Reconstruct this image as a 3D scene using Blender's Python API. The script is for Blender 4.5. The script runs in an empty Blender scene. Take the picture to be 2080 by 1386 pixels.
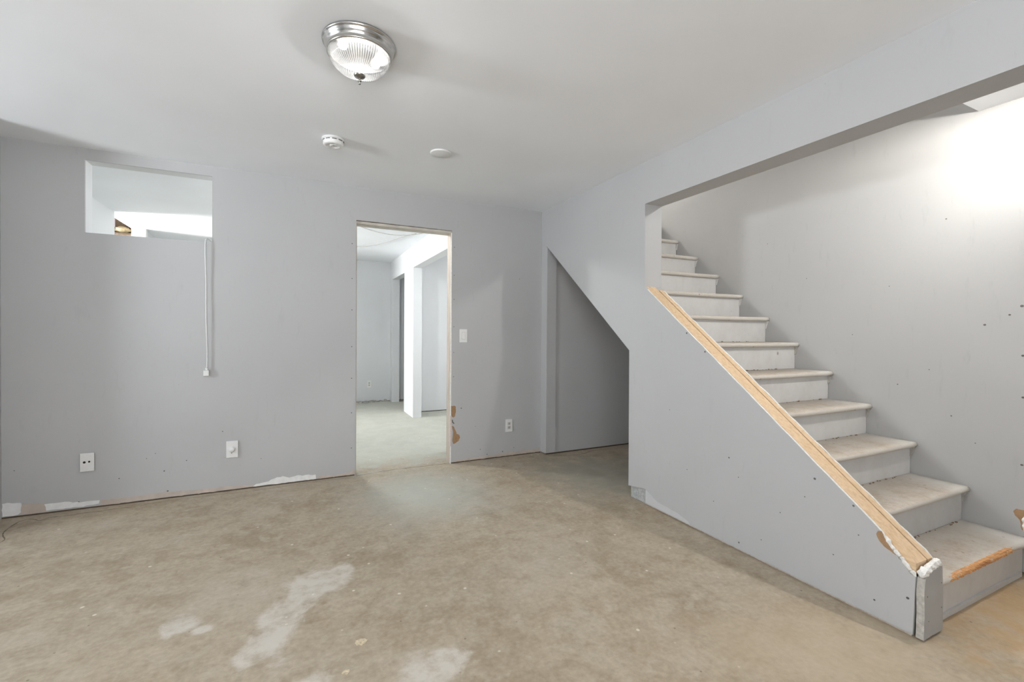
import bpy, bmesh, math, random
from mathutils import Vector, Matrix, noise

random.seed(7)
SC = bpy.context.scene
COL = SC.collection
PI = math.pi

# ------------------------------------------------------------------ camera
FPX, YAW, CAM_H, PITCH, ROLL, CY = 912.46661, 0.44543, 1.19612, -0.00919, 0.00697, -8.20387
_F = Vector((math.sin(YAW) * math.cos(PITCH), math.cos(YAW) * math.cos(PITCH), math.sin(PITCH)))
_R = Vector((math.cos(YAW), -math.sin(YAW), 0))
_U = _R.cross(_F)
_R2 = _R * math.cos(ROLL) + _U * math.sin(ROLL)
_U2 = _U * math.cos(ROLL) - _R * math.sin(ROLL)
cam_data = bpy.data.cameras.new('camera')
cam_data.sensor_width = 36.0
cam_data.lens = FPX / 2080 * 36.0
cam_data.shift_y = CY / 2080
cam_data.clip_start = 0.02
cam = bpy.data.objects.new('camera', cam_data)
M3 = Matrix((_R2, _U2, -_F)).transposed()
cam.matrix_world = Matrix.Translation((0, 0, CAM_H)) @ M3.to_4x4()
COL.objects.link(cam)
SC.camera = cam

# ------------------------------------------------------------------ world, exposure, light
world = bpy.data.worlds.new('world')
SC.world = world
world.use_nodes = True
world.node_tree.nodes['Background'].inputs[0].default_value = (0.75, 0.85, 1.0, 1)
world.node_tree.nodes['Background'].inputs[1].default_value = 0.4
SC.view_settings.view_transform = 'Standard'
SC.view_settings.look = 'None'
SC.view_settings.gamma = 1.0
SC.view_settings.use_curve_mapping = False
SC.view_settings.exposure = 0.32
SC.cycles.max_bounces = 7
SC.cycles.diffuse_bounces = 5
SC.cycles.glossy_bounces = 2
SC.cycles.transmission_bounces = 2
SC.cycles.transparent_max_bounces = 8
SC.cycles.use_adaptive_sampling = True
SC.cycles.adaptive_threshold = 0.10
SC.cycles.adaptive_min_samples = 16
SC.cycles.use_light_tree = False
SC.cycles.sample_clamp_indirect = 4.0
SC.cycles.caustics_reflective = False
SC.cycles.caustics_refractive = False
SC.cycles.use_denoising = True

# bulbs of the ceiling fixtures; the next room's is an added unseen lamp
BULB_MAIN, BULB_STAIR, BULB_ADDED = 7.0, 66.0, 70.0


def area_light(name, loc, direction, sx, sy, watts, color):
    d = bpy.data.lights.new(name, 'AREA')
    d.shape = 'RECTANGLE'
    d.size, d.size_y = sx, sy
    d.energy = watts
    d.color = color
    o = bpy.data.objects.new(name, d)
    o.location = loc
    o.rotation_euler = Vector(direction).to_track_quat('-Z', 'Y').to_euler()
    COL.objects.link(o)
    return o


# hall and alcove window daylight; rear, next-room and upstairs are added fill lights
area_light('daylight_hall_window', (-3.92, 2.05, 1.75), (1, 0, 0.95), 0.8, 0.6, 122, (0.90, 0.95, 1.0))
area_light('added_rear_fill', (-0.6, -1.88, 1.40), (0, 1, 1.0), 1.7, 1.3, 86, (0.97, 0.98, 1.0))  # added fill from behind the camera, no known window
area_light('daylight_alcove_window', (-3.62, 6.28, 1.55), (1, 0, 0.1), 0.78, 0.7, 215, (0.99, 1.0, 1.0))
area_light('added_next_room_fill', (3.19, 4.62, 1.5), (-1, 0, 0), 0.8, 0.8, 20, (0.99, 1.0, 1.0))  # added fill for the next room, out of view
area_light('added_upstairs_fill', (2.82, 5.15, 3.9), (0, -1, -0.25), 0.8, 0.9, 100, (1.0, 0.98, 0.95))  # added fill for the stairwell, out of view


# ------------------------------------------------------------------ material helpers
def new_mat(name):
    m = bpy.data.materials.new(name)
    m.use_nodes = True
    nt = m.node_tree
    b = nt.nodes['Principled BSDF']
    return m, nt, b


def N(nt, kind, **kw):
    n = nt.nodes.new(kind)
    for k, v in kw.items():
        if k in n.inputs.keys():
            n.inputs[k].default_value = v
        else:
            setattr(n, k, v)
    return n


def pos(nt):
    return nt.nodes.new('ShaderNodeNewGeometry').outputs['Position']


def noise_fac(nt, vec, scale, detail=3.0, rough=0.55, dist=0.0):
    n = N(nt, 'ShaderNodeTexNoise', Scale=scale, Detail=detail, Roughness=rough, Distortion=dist)
    nt.links.new(vec, n.inputs['Vector'])
    return n.outputs['Fac']


def ramp(nt, fac, stops):
    r = nt.nodes.new('ShaderNodeValToRGB')
    els = r.color_ramp.elements
    while len(els) < len(stops):
        els.new(0.5)
    for e, (p, c) in zip(els, stops):
        e.position = p
        e.color = (c[0], c[1], c[2], 1) if not isinstance(c, (int, float)) else (c, c, c, 1)
    nt.links.new(fac, r.inputs[0])
    return r.outputs[0]


def mix(nt, fac, a, b, mode='MIX'):
    m = nt.nodes.new('ShaderNodeMix')
    m.data_type = 'RGBA'
    m.blend_type = mode
    for sock, v in ((m.inputs[0], fac), (m.inputs[6], a), (m.inputs[7], b)):
        if isinstance(v, (int, float)):
            sock.default_value = v
        elif isinstance(v, tuple):
            sock.default_value = (v[0], v[1], v[2], 1)
        else:
            nt.links.new(v, sock)
    return m.outputs[2]


def math_n(nt, op, a, b=None, c=None, clamp=False):
    m = nt.nodes.new('ShaderNodeMath')
    m.operation = op
    m.use_clamp = clamp
    for i, v in enumerate((a, b, c)):
        if v is None:
            continue
        if isinstance(v, (int, float)):
            m.inputs[i].default_value = v
        else:
            nt.links.new(v, m.inputs[i])
    return m.outputs[0]


def bump(nt, b, height, strength, dist=0.002):
    bp = N(nt, 'ShaderNodeBump', Strength=strength, Distance=dist)
    nt.links.new(height, bp.inputs['Height'])
    nt.links.new(bp.outputs[0], b.inputs['Normal'])


def plain(name, color, rough=0.5, metal=0.0, var=0.06, scale=30.0, bmp=0.0):
    """flat paint or plastic with a little mottling"""
    m, nt, b = new_mat(name)
    p = pos(nt)
    f = noise_fac(nt, p, scale, 3)
    lo = tuple(max(0, c * (1 - var)) for c in color)
    hi = tuple(min(1, c * (1 + var)) for c in color)
    nt.links.new(ramp(nt, f, [(0.3, lo), (0.7, hi)]), b.inputs['Base Color'])
    b.inputs['Roughness'].default_value = rough
    b.inputs['Metallic'].default_value = metal
    if bmp:
        bump(nt, b, noise_fac(nt, p, scale * 6, 3), bmp)
    return m


def wall_paint(name, color, rough=0.55, smudge=0.35, spec=0.3):
    m, nt, b = new_mat(name)
    p = pos(nt)
    cloud = noise_fac(nt, p, 1.3, 2, 0.55)
    base = ramp(nt, cloud, [(0.3, tuple(c * 0.97 for c in color)), (0.7, tuple(c * 1.02 for c in color))])
    # faint scuffs: long vertical streaks and small marks
    mp = N(nt, 'ShaderNodeMapping')
    mp.inputs['Scale'].default_value = (9, 9, 2.2)
    nt.links.new(p, mp.inputs[0])
    sc = noise_fac(nt, mp.outputs[0], 2.2, 3.5, 0.7)
    mask = ramp(nt, sc, [(0.60, 0.0), (0.74, 1.0)])
    fac = math_n(nt, 'MULTIPLY', mask, smudge)
    col = mix(nt, fac, base, tuple(c * 0.86 for c in color))
    v = N(nt, 'ShaderNodeTexVoronoi', Scale=5.0)
    nt.links.new(p, v.inputs['Vector'])
    dots = ramp(nt, v.outputs['Distance'], [(0.012, 1.0), (0.022, 0.0)])
    col = mix(nt, math_n(nt, 'MULTIPLY', dots, smudge), col, (0.30, 0.29, 0.27))
    nt.links.new(col, b.inputs['Base Color'])
    b.inputs['Roughness'].default_value = rough
    b.inputs['Specular IOR Level'].default_value = spec
    return m


GREY = wall_paint('grey_wall_paint', (0.478, 0.480, 0.482))
PALE = wall_paint('pale_stair_wall_paint', (0.43, 0.426, 0.416), smudge=0.5)
CEILP = wall_paint('white_ceiling_paint', (0.885, 0.905, 0.935), 0.8, 0.08, 0.1)
NEXTP = wall_paint('next_room_wall_paint', (0.68, 0.69, 0.70), 0.6, 0.2)
GYPSUM = plain('bare_gypsum', (0.80, 0.79, 0.76), 0.95, 0, 0.10, 60, 0.5)
GREYGYP = plain('dusty_gypsum_edge', (0.46, 0.44, 0.40), 0.95, 0, 0.20, 60, 0.5)
TORN = plain('torn_brown_paper', (0.34, 0.21, 0.115), 0.9, 0, 0.12, 50, 0.2)
PRIMER = plain('white_primer', (0.80, 0.80, 0.79), 0.7, 0, 0.06, 25)
BEIGEP = plain('bare_beige_drywall_paper', (0.52, 0.45, 0.395), 0.85, 0, 0.10, 14)
PLASTIC = plain('white_plastic', (0.78, 0.78, 0.77), 0.35, 0, 0.02)
DARK = plain('dark_recess', (0.02, 0.018, 0.015), 0.9, 0, 0.2)
RUBBER = plain('grey_mark', (0.13, 0.12, 0.11), 0.8, 0, 0.2)
DARKNICKEL = plain('aged_nickel', (0.30, 0.29, 0.27), 0.3, 1.0, 0.1, 40)
CHROME = plain('brushed_nickel', (0.62, 0.61, 0.59), 0.22, 1.0, 0.05, 40)
WIREM = plain('grey_cable_sheath', (0.34, 0.33, 0.31), 0.5, 0, 0.05)
CORDM = plain('white_cable_sheath', (0.74, 0.74, 0.73), 0.45, 0, 0.03)
CONCBLOCK = plain('pale_concrete', (0.40, 0.41, 0.40), 0.95, 0, 0.25, 60, 0.8)
INSUL = plain('cream_insulation', (0.46, 0.37, 0.22), 1.0, 0, 0.25, 40, 1.0)
PINKF = plain('pink_foam', (0.72, 0.60, 0.66), 0.9, 0, 0.08, 40)
BROWNW = plain('dark_old_timber', (0.10, 0.068, 0.042), 0.85, 0, 0.3, 30, 0.4)


def wood_mat(name, c_dark, c_light, axis_rot=(0, 0, 0), scale=(30, 2.0, 30), knots=True):
    m, nt, b = new_mat(name)
    tc = nt.nodes.new('ShaderNodeTexCoord')
    mp = N(nt, 'ShaderNodeMapping')
    mp.inputs['Rotation'].default_value = axis_rot
    mp.inputs['Scale'].default_value = scale
    nt.links.new(tc.outputs['Object'], mp.inputs[0])
    g = noise_fac(nt, mp.outputs[0], 1.4, 6, 0.62, 0.8)
    col = ramp(nt, g, [(0.25, c_dark), (0.55, c_light), (0.8, tuple(min(1, c * 1.12) for c in c_light))])
    if knots:
        v = N(nt, 'ShaderNodeTexVoronoi', Scale=3.1)
        nt.links.new(tc.outputs['Object'], v.inputs['Vector'])
        k = ramp(nt, v.outputs['Distance'], [(0.03, 1.0), (0.075, 0.0)])
        col = mix(nt, math_n(nt, 'MULTIPLY', k, 0.75), col, tuple(c * 0.42 for c in c_dark))
    nt.links.new(col, b.inputs['Base Color'])
    b.inputs['Roughness'].default_value = 0.6
    bump(nt, b, g, 0.15, 0.002)
    return m


PINE = wood_mat('fresh_pine', (0.60, 0.40, 0.22), (0.76, 0.56, 0.36), (math.radians(38.8), 0, 0), (40, 2.2, 40))
STUD = wood_mat('weathered_stud', (0.36, 0.29, 0.23), (0.56, 0.49, 0.42), (0, 0, 0), (30, 30, 3), False)
SPLINTER = wood_mat('splintered_wood', (0.36, 0.14, 0.045), (0.66, 0.34, 0.14), (0, 0, 0), (5, 60, 60), False)


def floor_mat():
    m, nt, b = new_mat('bare_concrete')
    p = pos(nt)
    big = noise_fac(nt, p, 1.1, 3, 0.6)
    mid = noise_fac(nt, p, 5.5, 5, 0.66, 0.4)
    fine = noise_fac(nt, p, 42, 3, 0.6)
    tan_a, tan_b, tan_c = (0.345, 0.272, 0.184), (0.42, 0.345, 0.247), (0.49, 0.416, 0.315)
    col = ramp(nt, mid, [(0.28, tan_a), (0.5, tan_b), (0.72, tan_c)])
    col = mix(nt, ramp(nt, big, [(0.35, 0.0), (0.65, 0.5)]), col, (0.45, 0.395, 0.318))
    big2 = noise_fac(nt, p, 2.3, 5, 0.7)
    col = mix(nt, ramp(nt, big2, [(0.50, 0.0), (0.64, 0.75)]), col, (0.31, 0.24, 0.158))
    col = mix(nt, ramp(nt, big2, [(0.30, 0.7), (0.42, 0.0)]), col, (0.50, 0.45, 0.37))
    mid2 = noise_fac(nt, p, 10, 5, 0.64)
    col = mix(nt, ramp(nt, mid2, [(0.52, 0.0), (0.68, 0.55)]), col, (0.29, 0.225, 0.15))
    col = mix(nt, ramp(nt, mid2, [(0.32, 0.5), (0.45, 0.0)]), col, (0.54, 0.485, 0.40))
    col = mix(nt, 0.20, col, ramp(nt, fine, [(0.3, (0.20, 0.165, 0.12)), (0.7, (0.62, 0.54, 0.44))]))
    sx = nt.nodes.new('ShaderNodeSeparateXYZ')
    nt.links.new(p, sx.inputs[0])
    X, Y = sx.outputs[0], sx.outputs[1]
    wob = math_n(nt, 'SUBTRACT', mid, 0.5)

    def blob(cx, cy, rx, ry, ang=0.0, edge=0.35, wobble=1.5):
        """1 inside a noisy ellipse"""
        ca, sa = math.cos(ang), math.sin(ang)
        dx = math_n(nt, 'SUBTRACT', X, cx)
        dy = math_n(nt, 'SUBTRACT', Y, cy)
        u = math_n(nt, 'DIVIDE', math_n(nt, 'ADD', math_n(nt, 'MULTIPLY', dx, ca), math_n(nt, 'MULTIPLY', dy, sa)), rx)
        w = math_n(nt, 'DIVIDE', math_n(nt, 'SUBTRACT', math_n(nt, 'MULTIPLY', dy, ca), math_n(nt, 'MULTIPLY', dx, sa)), ry)
        d = math_n(nt, 'SQRT', math_n(nt, 'ADD', math_n(nt, 'MULTIPLY', u, u), math_n(nt, 'MULTIPLY', w, w)))
        d = math_n(nt, 'ADD', d, math_n(nt, 'MULTIPLY', wob, wobble))
        mr = N(nt, 'ShaderNodeMapRange')
        mr.interpolation_type = 'SMOOTHSTEP'
        nt.links.new(d, mr.inputs[0])
        mr.inputs[1].default_value = 1.0
        mr.inputs[2].default_value = 1.0 - edge
        return mr.outputs[0]

    # greenish light spill by the doorway painted in, with the next room's greener slab
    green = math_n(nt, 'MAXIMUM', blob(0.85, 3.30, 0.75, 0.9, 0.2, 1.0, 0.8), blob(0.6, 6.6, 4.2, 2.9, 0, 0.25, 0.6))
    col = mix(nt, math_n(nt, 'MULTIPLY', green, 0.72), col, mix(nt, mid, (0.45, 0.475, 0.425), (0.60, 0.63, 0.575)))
    shade = blob(2.35, 3.1, 0.75, 0.85, 0.3, 0.8)  # shade beside the stair wall painted darker into the floor
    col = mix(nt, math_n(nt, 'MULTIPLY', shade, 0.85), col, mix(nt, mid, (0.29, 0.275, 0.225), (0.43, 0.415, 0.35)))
    col = mix(nt, math_n(nt, 'MULTIPLY', blob(1.85, 1.0, 0.8, 0.5, -0.3, 0.9, 1.2), 0.5), col, mix(nt, mid, (0.46, 0.36, 0.24), (0.62, 0.51, 0.37)))  # stair lamp's warm pool of light painted into the floor
    # tan bare area at the foot of the stairs
    col = mix(nt, math_n(nt, 'MULTIPLY', blob(2.9, 0.75, 0.75, 0.4, 0.0, 0.8), 0.7), col, mix(nt, mid, (0.46, 0.28, 0.12), (0.66, 0.47, 0.27)))
    # white plaster smears
    white = blob(0.09, 2.33, 0.17, 0.13, 0.1, 0.45, 1.8)
    for a in ((-0.06, 2.06, 0.095, 0.26, -0.15), (-0.42, 2.21, 0.09, 0.075, 0.4), (0.43, 1.55, 0.16, 0.13, 0.0), (0.03, 1.66, 0.09, 0.06, 0.2), (-0.17, 1.90, 0.06, 0.09, -0.3), (0.02, 2.24, 0.11, 0.13, 0.0), (0.19, 2.38, 0.08, 0.08, 0.0), (-0.10, 1.96, 0.09, 0.13, -0.2), (-0.34, 2.14, 0.05, 0.04, 0.0)):
        white = math_n(nt, 'MAXIMUM', white, blob(*a, 0.5, 2.2))
    faint = math_n(nt, 'MAXIMUM', blob(-0.25, 2.35, 0.35, 0.45, 0.0, 1.0, 2.5), blob(1.2, 2.0, 0.5, 0.35, 0.5, 1.0, 2.5))
    col = mix(nt, math_n(nt, 'MULTIPLY', faint, 0.25), col, (0.62, 0.57, 0.49))
    white = math_n(nt, 'MULTIPLY', white, ramp(nt, mid2, [(0.46, 1.0), (0.66, 0.35)]))
    col = mix(nt, math_n(nt, 'MULTIPLY', white, 0.85), col, (0.64, 0.60, 0.53))
    # paint drips (pale) and dirt specks (dark)
    v1 = N(nt, 'ShaderNodeTexVoronoi', Scale=11.0)
    nt.links.new(mix(nt, 0.03, p, N(nt, 'ShaderNodeTexNoise', Scale=30.0).outputs['Color'], 'ADD'), v1.inputs['Vector'])
    d1 = ramp(nt, v1.outputs['Distance'], [(0.06, 1.0), (0.10, 0.0)])
    cs = nt.nodes.new('ShaderNodeSeparateColor')
    nt.links.new(v1.outputs['Color'], cs.inputs[0])
    d1 = math_n(nt, 'MULTIPLY', d1, ramp(nt, cs.outputs[0], [(0.62, 0.0), (0.70, 1.0)]))
    col = mix(nt, math_n(nt, 'MULTIPLY', d1, 0.8), col, (0.74, 0.70, 0.62))
    v2 = N(nt, 'ShaderNodeTexVoronoi', Scale=14.0)
    mp = N(nt, 'ShaderNodeMapping')
    mp.inputs['Location'].default_value = (3.3, 1.7, 0)
    nt.links.new(p, mp.inputs[0])
    nt.links.new(mp.outputs[0], v2.inputs['Vector'])
    d2 = ramp(nt, v2.outputs['Distance'], [(0.03, 1.0), (0.08, 0.0)])
    cs2 = nt.nodes.new('ShaderNodeSeparateColor')
    nt.links.new(v2.outputs['Color'], cs2.inputs[0])
    d2 = math_n(nt, 'MULTIPLY', d2, ramp(nt, cs2.outputs[1], [(0.6, 0.0), (0.7, 1.0)]))
    col = mix(nt, math_n(nt, 'MULTIPLY', d2, 0.75), col, (0.14, 0.115, 0.085))
    nt.links.new(col, b.inputs['Base Color'])
    rr = ramp(nt, big, [(0.3, 0.62), (0.7, 0.8)])
    nt.links.new(rr, b.inputs['Roughness'])
    b.inputs['Specular IOR Level'].default_value = 0.25
    bump(nt, b, mid2, 0.16, 0.003)
    return m


FLOOR = floor_mat()


def tread_mat():
    m, nt, b = new_mat('worn_painted_tread')
    p = pos(nt)
    mid = noise_fac(nt, p, 9, 6, 0.65)
    fine = noise_fac(nt, p, 70, 4, 0.65)
    sx = nt.nodes.new('ShaderNodeSeparateXYZ')
    nt.links.new(p, sx.inputs[0])
    paint = ramp(nt, mid, [(0.3, (0.60, 0.565, 0.51)), (0.7, (0.70, 0.67, 0.62))])
    worn = ramp(nt, fine, [(0.3, (0.40, 0.325, 0.245)), (0.7, (0.55, 0.475, 0.385))])
    # the walked-on middle has lost its paint; a clean band remains by the wall
    mr = N(nt, 'ShaderNodeMapRange')
    nt.links.new(math_n(nt, 'ADD', sx.outputs[0], math_n(nt, 'MULTIPLY', mid, 0.12)), mr.inputs[0])
    mr.inputs[1].default_value, mr.inputs[2].default_value = 3.27, 3.12
    mask = math_n(nt, 'MULTIPLY', mr.outputs[0], ramp(nt, mid, [(0.35, 0.3), (0.6, 1.0)]))
    gm = nt.nodes.new('ShaderNodeNewGeometry')
    sn = nt.nodes.new('ShaderNodeSeparateXYZ')
    nt.links.new(gm.outputs['Normal'], sn.inputs[0])
    mask = math_n(nt, 'MULTIPLY', mask, ramp(nt, sn.outputs[2], [(0.6, 0.25), (0.95, 0.9)]))
    col = mix(nt, mask, paint, worn)
    v = N(nt, 'ShaderNodeTexVoronoi', Scale=20.0)
    nt.links.new(p, v.inputs['Vector'])
    cs = nt.nodes.new('ShaderNodeSeparateColor')
    nt.links.new(v.outputs['Color'], cs.inputs[0])
    d = math_n(nt, 'MULTIPLY', ramp(nt, v.outputs['Distance'], [(0.06, 1.0), (0.17, 0.0)]), ramp(nt, cs.outputs[0], [(0.74, 0.0), (0.82, 1.0)]))
    col = mix(nt, math_n(nt, 'MULTIPLY', d, 0.8), col, (0.30, 0.19, 0.11))
    stain = noise_fac(nt, p, 16, 6, 0.7)
    col = mix(nt, math_n(nt, 'MULTIPLY', ramp(nt, stain, [(0.55, 0.0), (0.70, 0.6)]), mask), col, (0.36, 0.28, 0.20))
    nt.links.new(col, b.inputs['Base Color'])
    b.inputs['Roughness'].default_value = 0.65
    bump(nt, b, math_n(nt, 'ADD', mid, fine), 0.2, 0.002)
    return m


def riser_mat():
    m, nt, b = new_mat('scuffed_painted_riser')
    p = pos(nt)
    mp = N(nt, 'ShaderNodeMapping')
    mp.inputs['Scale'].default_value = (0.55, 0.55, 0.4)
    nt.links.new(p, mp.inputs[0])
    mid = noise_fac(nt, mp.outputs[0], 12, 6, 0.7)
    col = ramp(nt, mid, [(0.25, (0.58, 0.565, 0.54)), (0.55, (0.65, 0.64, 0.625)), (0.8, (0.69, 0.68, 0.665))])
    v = N(nt, 'ShaderNodeTexVoronoi', Scale=14.0)
    nt.links.new(mp.outputs[0], v.inputs['Vector'])
    cs = nt.nodes.new('ShaderNodeSeparateColor')
    nt.links.new(v.outputs['Color'], cs.inputs[0])
    d = math_n(nt, 'MULTIPLY', ramp(nt, v.outputs['Distance'], [(0.04, 1.0), (0.09, 0.0)]), ramp(nt, cs.outputs[0], [(0.55, 0.0), (0.65, 1.0)]))
    col = mix(nt, math_n(nt, 'MULTIPLY', d, 0.75), col, (0.16, 0.13, 0.10))
    nt.links.new(col, b.inputs['Base Color'])
    b.inputs['Roughness'].default_value = 0.55
    bump(nt, b, mid, 0.1, 0.002)
    return m


TREAD, RISER = tread_mat(), riser_mat()


# ------------------------------------------------------------------ mesh helpers
def link(name, me, parent=None):
    o = bpy.data.objects.new(name, me)
    COL.objects.link(o)
    if parent is not None:
        o.parent = parent
    return o


def from_data(name, verts, faces, mats, parent=None, fmat=None, smooth=False):
    me = bpy.data.meshes.new(name)
    me.from_pydata([tuple(v) for v in verts], [], faces)
    for m in (mats if isinstance(mats, (list, tuple)) else [mats]):
        me.materials.append(m)
    bm = bmesh.new()
    bm.from_mesh(me)
    if fmat:
        for f, mi in zip(bm.faces, fmat):
            f.material_index = mi
    bmesh.ops.recalc_face_normals(bm, faces=bm.faces)
    for f in bm.faces:
        f.smooth = smooth
    bm.to_mesh(me)
    bm.free()
    return link(name, me, parent)


def from_bm(name, bm, mats, parent=None, smooth=False):
    bmesh.ops.recalc_face_normals(bm, faces=bm.faces)
    for f in bm.faces:
        f.smooth = smooth
    me = bpy.data.meshes.new(name)
    bm.to_mesh(me)
    bm.free()
    for m in (mats if isinstance(mats, (list, tuple)) else [mats]):
        me.materials.append(m)
    return link(name, me, parent)


def bm_box(bm, x0, x1, y0, y1, z0, z1, bevel=0.0, seg=2):
    r = bmesh.ops.create_cube(bm, size=1)
    vs = r['verts']
    for v in vs:
        v.co = Vector(((x0 + x1) / 2 + v.co.x * (x1 - x0), (y0 + y1) / 2 + v.co.y * (y1 - y0), (z0 + z1) / 2 + v.co.z * (z1 - z0)))
    if bevel:
        es = list({e for v in vs for e in v.link_edges})
        bmesh.ops.bevel(bm, geom=es, offset=bevel, segments=seg, affect='EDGES', profile=0.5)


def box(name, x0, x1, y0, y1, z0, z1, mat, parent=None, bevel=0.0):
    bm = bmesh.new()
    bm_box(bm, x0, x1, y0, y1, z0, z1, bevel)
    return from_bm(name, bm, mat, parent)


def axis_pt(axis, u, w, t):
    """polygon coords (u,w) and depth t -> xyz; axis is the extrusion axis"""
    if axis == 'x':
        return (t, u, w)
    if axis == 'y':
        return (u, t, w)
    return (u, w, t)


def prism(name, pts, axis, t0, t1, mats, parent=None, side_mats=None):
    n = len(pts)
    verts = [axis_pt(axis, u, w, t0) for u, w in pts] + [axis_pt(axis, u, w, t1) for u, w in pts]
    faces = [list(range(n)), list(range(n, 2 * n))]
    fm = [0, 0]
    for i in range(n):
        j = (i + 1) % n
        faces.append([i, j, n + j, n + i])
        fm.append(side_mats.get(i, 0) if side_mats else 0)
    return from_data(name, verts, faces, mats, parent, fm)


def panel_with_holes(name, axis, u0, u1, w0, w1, t0, t1, holes, mat, parent=None):
    """slab spanning u,w with rectangular holes (u0,u1,w0,w1)"""
    us = sorted({u0, u1, *[h[0] for h in holes], *[h[1] for h in holes]})
    ws = sorted({w0, w1, *[h[2] for h in holes], *[h[3] for h in holes]})
    us = [u for u in us if u0 <= u <= u1]
    ws = [w for w in ws if w0 <= w <= w1]

    def solid(i, j):
        if not (0 <= i < len(us) - 1 and 0 <= j < len(ws) - 1):
            return False
        cu, cw = (us[i] + us[i + 1]) / 2, (ws[j] + ws[j + 1]) / 2
        return not any(h[0] < cu < h[1] and h[2] < cw < h[3] for h in holes)
    verts, faces, idx = [], [], {}

    def vid(i, j, k):
        if (i, j, k) not in idx:
            idx[(i, j, k)] = len(verts)
            verts.append(axis_pt(axis, us[i], ws[j], (t0, t1)[k]))
        return idx[(i, j, k)]
    for i in range(len(us) - 1):
        for j in range(len(ws) - 1):
            if not solid(i, j):
                continue
            for k in (0, 1):
                faces.append([vid(i, j, k), vid(i + 1, j, k), vid(i + 1, j + 1, k), vid(i, j + 1, k)])
            if not solid(i - 1, j):
                faces.append([vid(i, j, 0), vid(i, j + 1, 0), vid(i, j + 1, 1), vid(i, j, 1)])
            if not solid(i + 1, j):
                faces.append([vid(i + 1, j, 0), vid(i + 1, j + 1, 0), vid(i + 1, j + 1, 1), vid(i + 1, j, 1)])
            if not solid(i, j - 1):
                faces.append([vid(i, j, 0), vid(i + 1, j, 0), vid(i + 1, j, 1), vid(i, j, 1)])
            if not solid(i, j + 1):
                faces.append([vid(i, j + 1, 0), vid(i + 1, j + 1, 0), vid(i + 1, j + 1, 1), vid(i, j + 1, 1)])
    return from_data(name, verts, faces, mat, parent)


def lathe_bm(bm, profile, center, seg=48, ribs=0, rib_amp=0.0, rib_from=0, cap=True):
    """profile: (radius, z) list"""
    cx, cy, cz = center
    rings = []
    for k, (r, z) in enumerate(profile):
        ring = []
        for s in range(seg):
            a = 2 * PI * s / seg
            rr = r
            if ribs and k >= rib_from:
                rr = r * (1 + rib_amp * math.cos(ribs * a))
            ring.append(bm.verts.new((cx + rr * math.cos(a), cy + rr * math.sin(a), cz + z)))
        rings.append(ring)
    for a, b in zip(rings[:-1], rings[1:]):
        for s in range(seg):
            t = (s + 1) % seg
            bm.faces.new((a[s], a[t], b[t], b[s]))
    if cap:
        bm.faces.new(rings[0])
        bm.faces.new(rings[-1])


def lathe(name, profile, center, mat, parent=None, seg=48, smooth=True, **kw):
    bm = bmesh.new()
    lathe_bm(bm, profile, center, seg, **kw)
    return from_bm(name, bm, mat, parent, smooth)


def catmull(pts, n=8):
    out = []
    P = [Vector(p) for p in pts]
    P = [P[0] * 2 - P[1]] + P + [P[-1] * 2 - P[-2]]
    for i in range(1, len(P) - 2):
        a, b, c, d = P[i - 1:i + 3]
        for k in range(n):
            t = k / n
            out.append(0.5 * (2 * b + (c - a) * t + (2 * a - 5 * b + 4 * c - d) * t * t + (3 * b - a - 3 * c + d) * t ** 3))
    out.append(P[-2])
    return out


def tube(name, pts, r, mat, parent=None, seg=8, n=8):
    pts = catmull(pts, n)
    bm = bmesh.new()
    rings = []
    prev = Vector((0.3, 0.5, 0.81))
    for i, p in enumerate(pts):
        t = (pts[min(i + 1, len(pts) - 1)] - pts[max(i - 1, 0)]).normalized()
        a = (prev - t * prev.dot(t)).normalized()
        prev = a
        b = t.cross(a)
        rings.append([bm.verts.new(p + (a * math.cos(2 * PI * s / seg) + b * math.sin(2 * PI * s / seg)) * r) for s in range(seg)])
    for u, w in zip(rings[:-1], rings[1:]):
        for s in range(seg):
            q = (s + 1) % seg
            bm.faces.new((u[s], u[q], w[q], w[s]))
    bm.faces.new(rings[0])
    bm.faces.new(rings[-1])
    return from_bm(name, bm, mat, parent, True)


def ragged(pts, step=0.012, amp=0.003, seed=0):
    """subdivide an outline and jitter it so that it reads as torn"""
    rnd = random.Random(seed)
    out = []
    for i, a in enumerate(pts):
        b = pts[(i + 1) % len(pts)]
        L = math.hypot(b[0] - a[0], b[1] - a[1])
        k = max(1, int(L / step))
        for q in range(k):
            t = q / k
            out.append((a[0] + (b[0] - a[0]) * t + rnd.uniform(-amp, amp), a[1] + (b[1] - a[1]) * t + rnd.uniform(-amp, amp)))
    return out


def rough_chunk(name, path, radius, mat, parent, seed=0, seg=9, amp=0.45, freq=60):
    """lumpy crumbled strip along a path of points"""
    pts = catmull(path, 7)
    bm = bmesh.new()
    rings = []
    for i, p in enumerate(pts):
        t = (pts[min(i + 1, len(pts) - 1)] - pts[max(i - 1, 0)]).normalized()
        a = t.orthogonal().normalized()
        b = t.cross(a)
        end = min(1.0, 0.35 + min(i, len(pts) - 1 - i) * 0.3)
        ring = []
        for s in range(seg):
            d = a * math.cos(2 * PI * s / seg) + b * math.sin(2 * PI * s / seg)
            q = p + d * radius
            k = 1 + amp * noise.noise(q * freq + Vector((seed, 0, 0))) * 1.6
            ring.append(bm.verts.new(p + d * radius * k * end))
        rings.append(ring)
    for u, w in zip(rings[:-1], rings[1:]):
        for s in range(seg):
            q = (s + 1) % seg
            bm.faces.new((u[s], u[q], w[q], w[s]))
    bm.faces.new(rings[0])
    bm.faces.new(rings[-1])
    return from_bm(name, bm, mat, parent, False)


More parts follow.
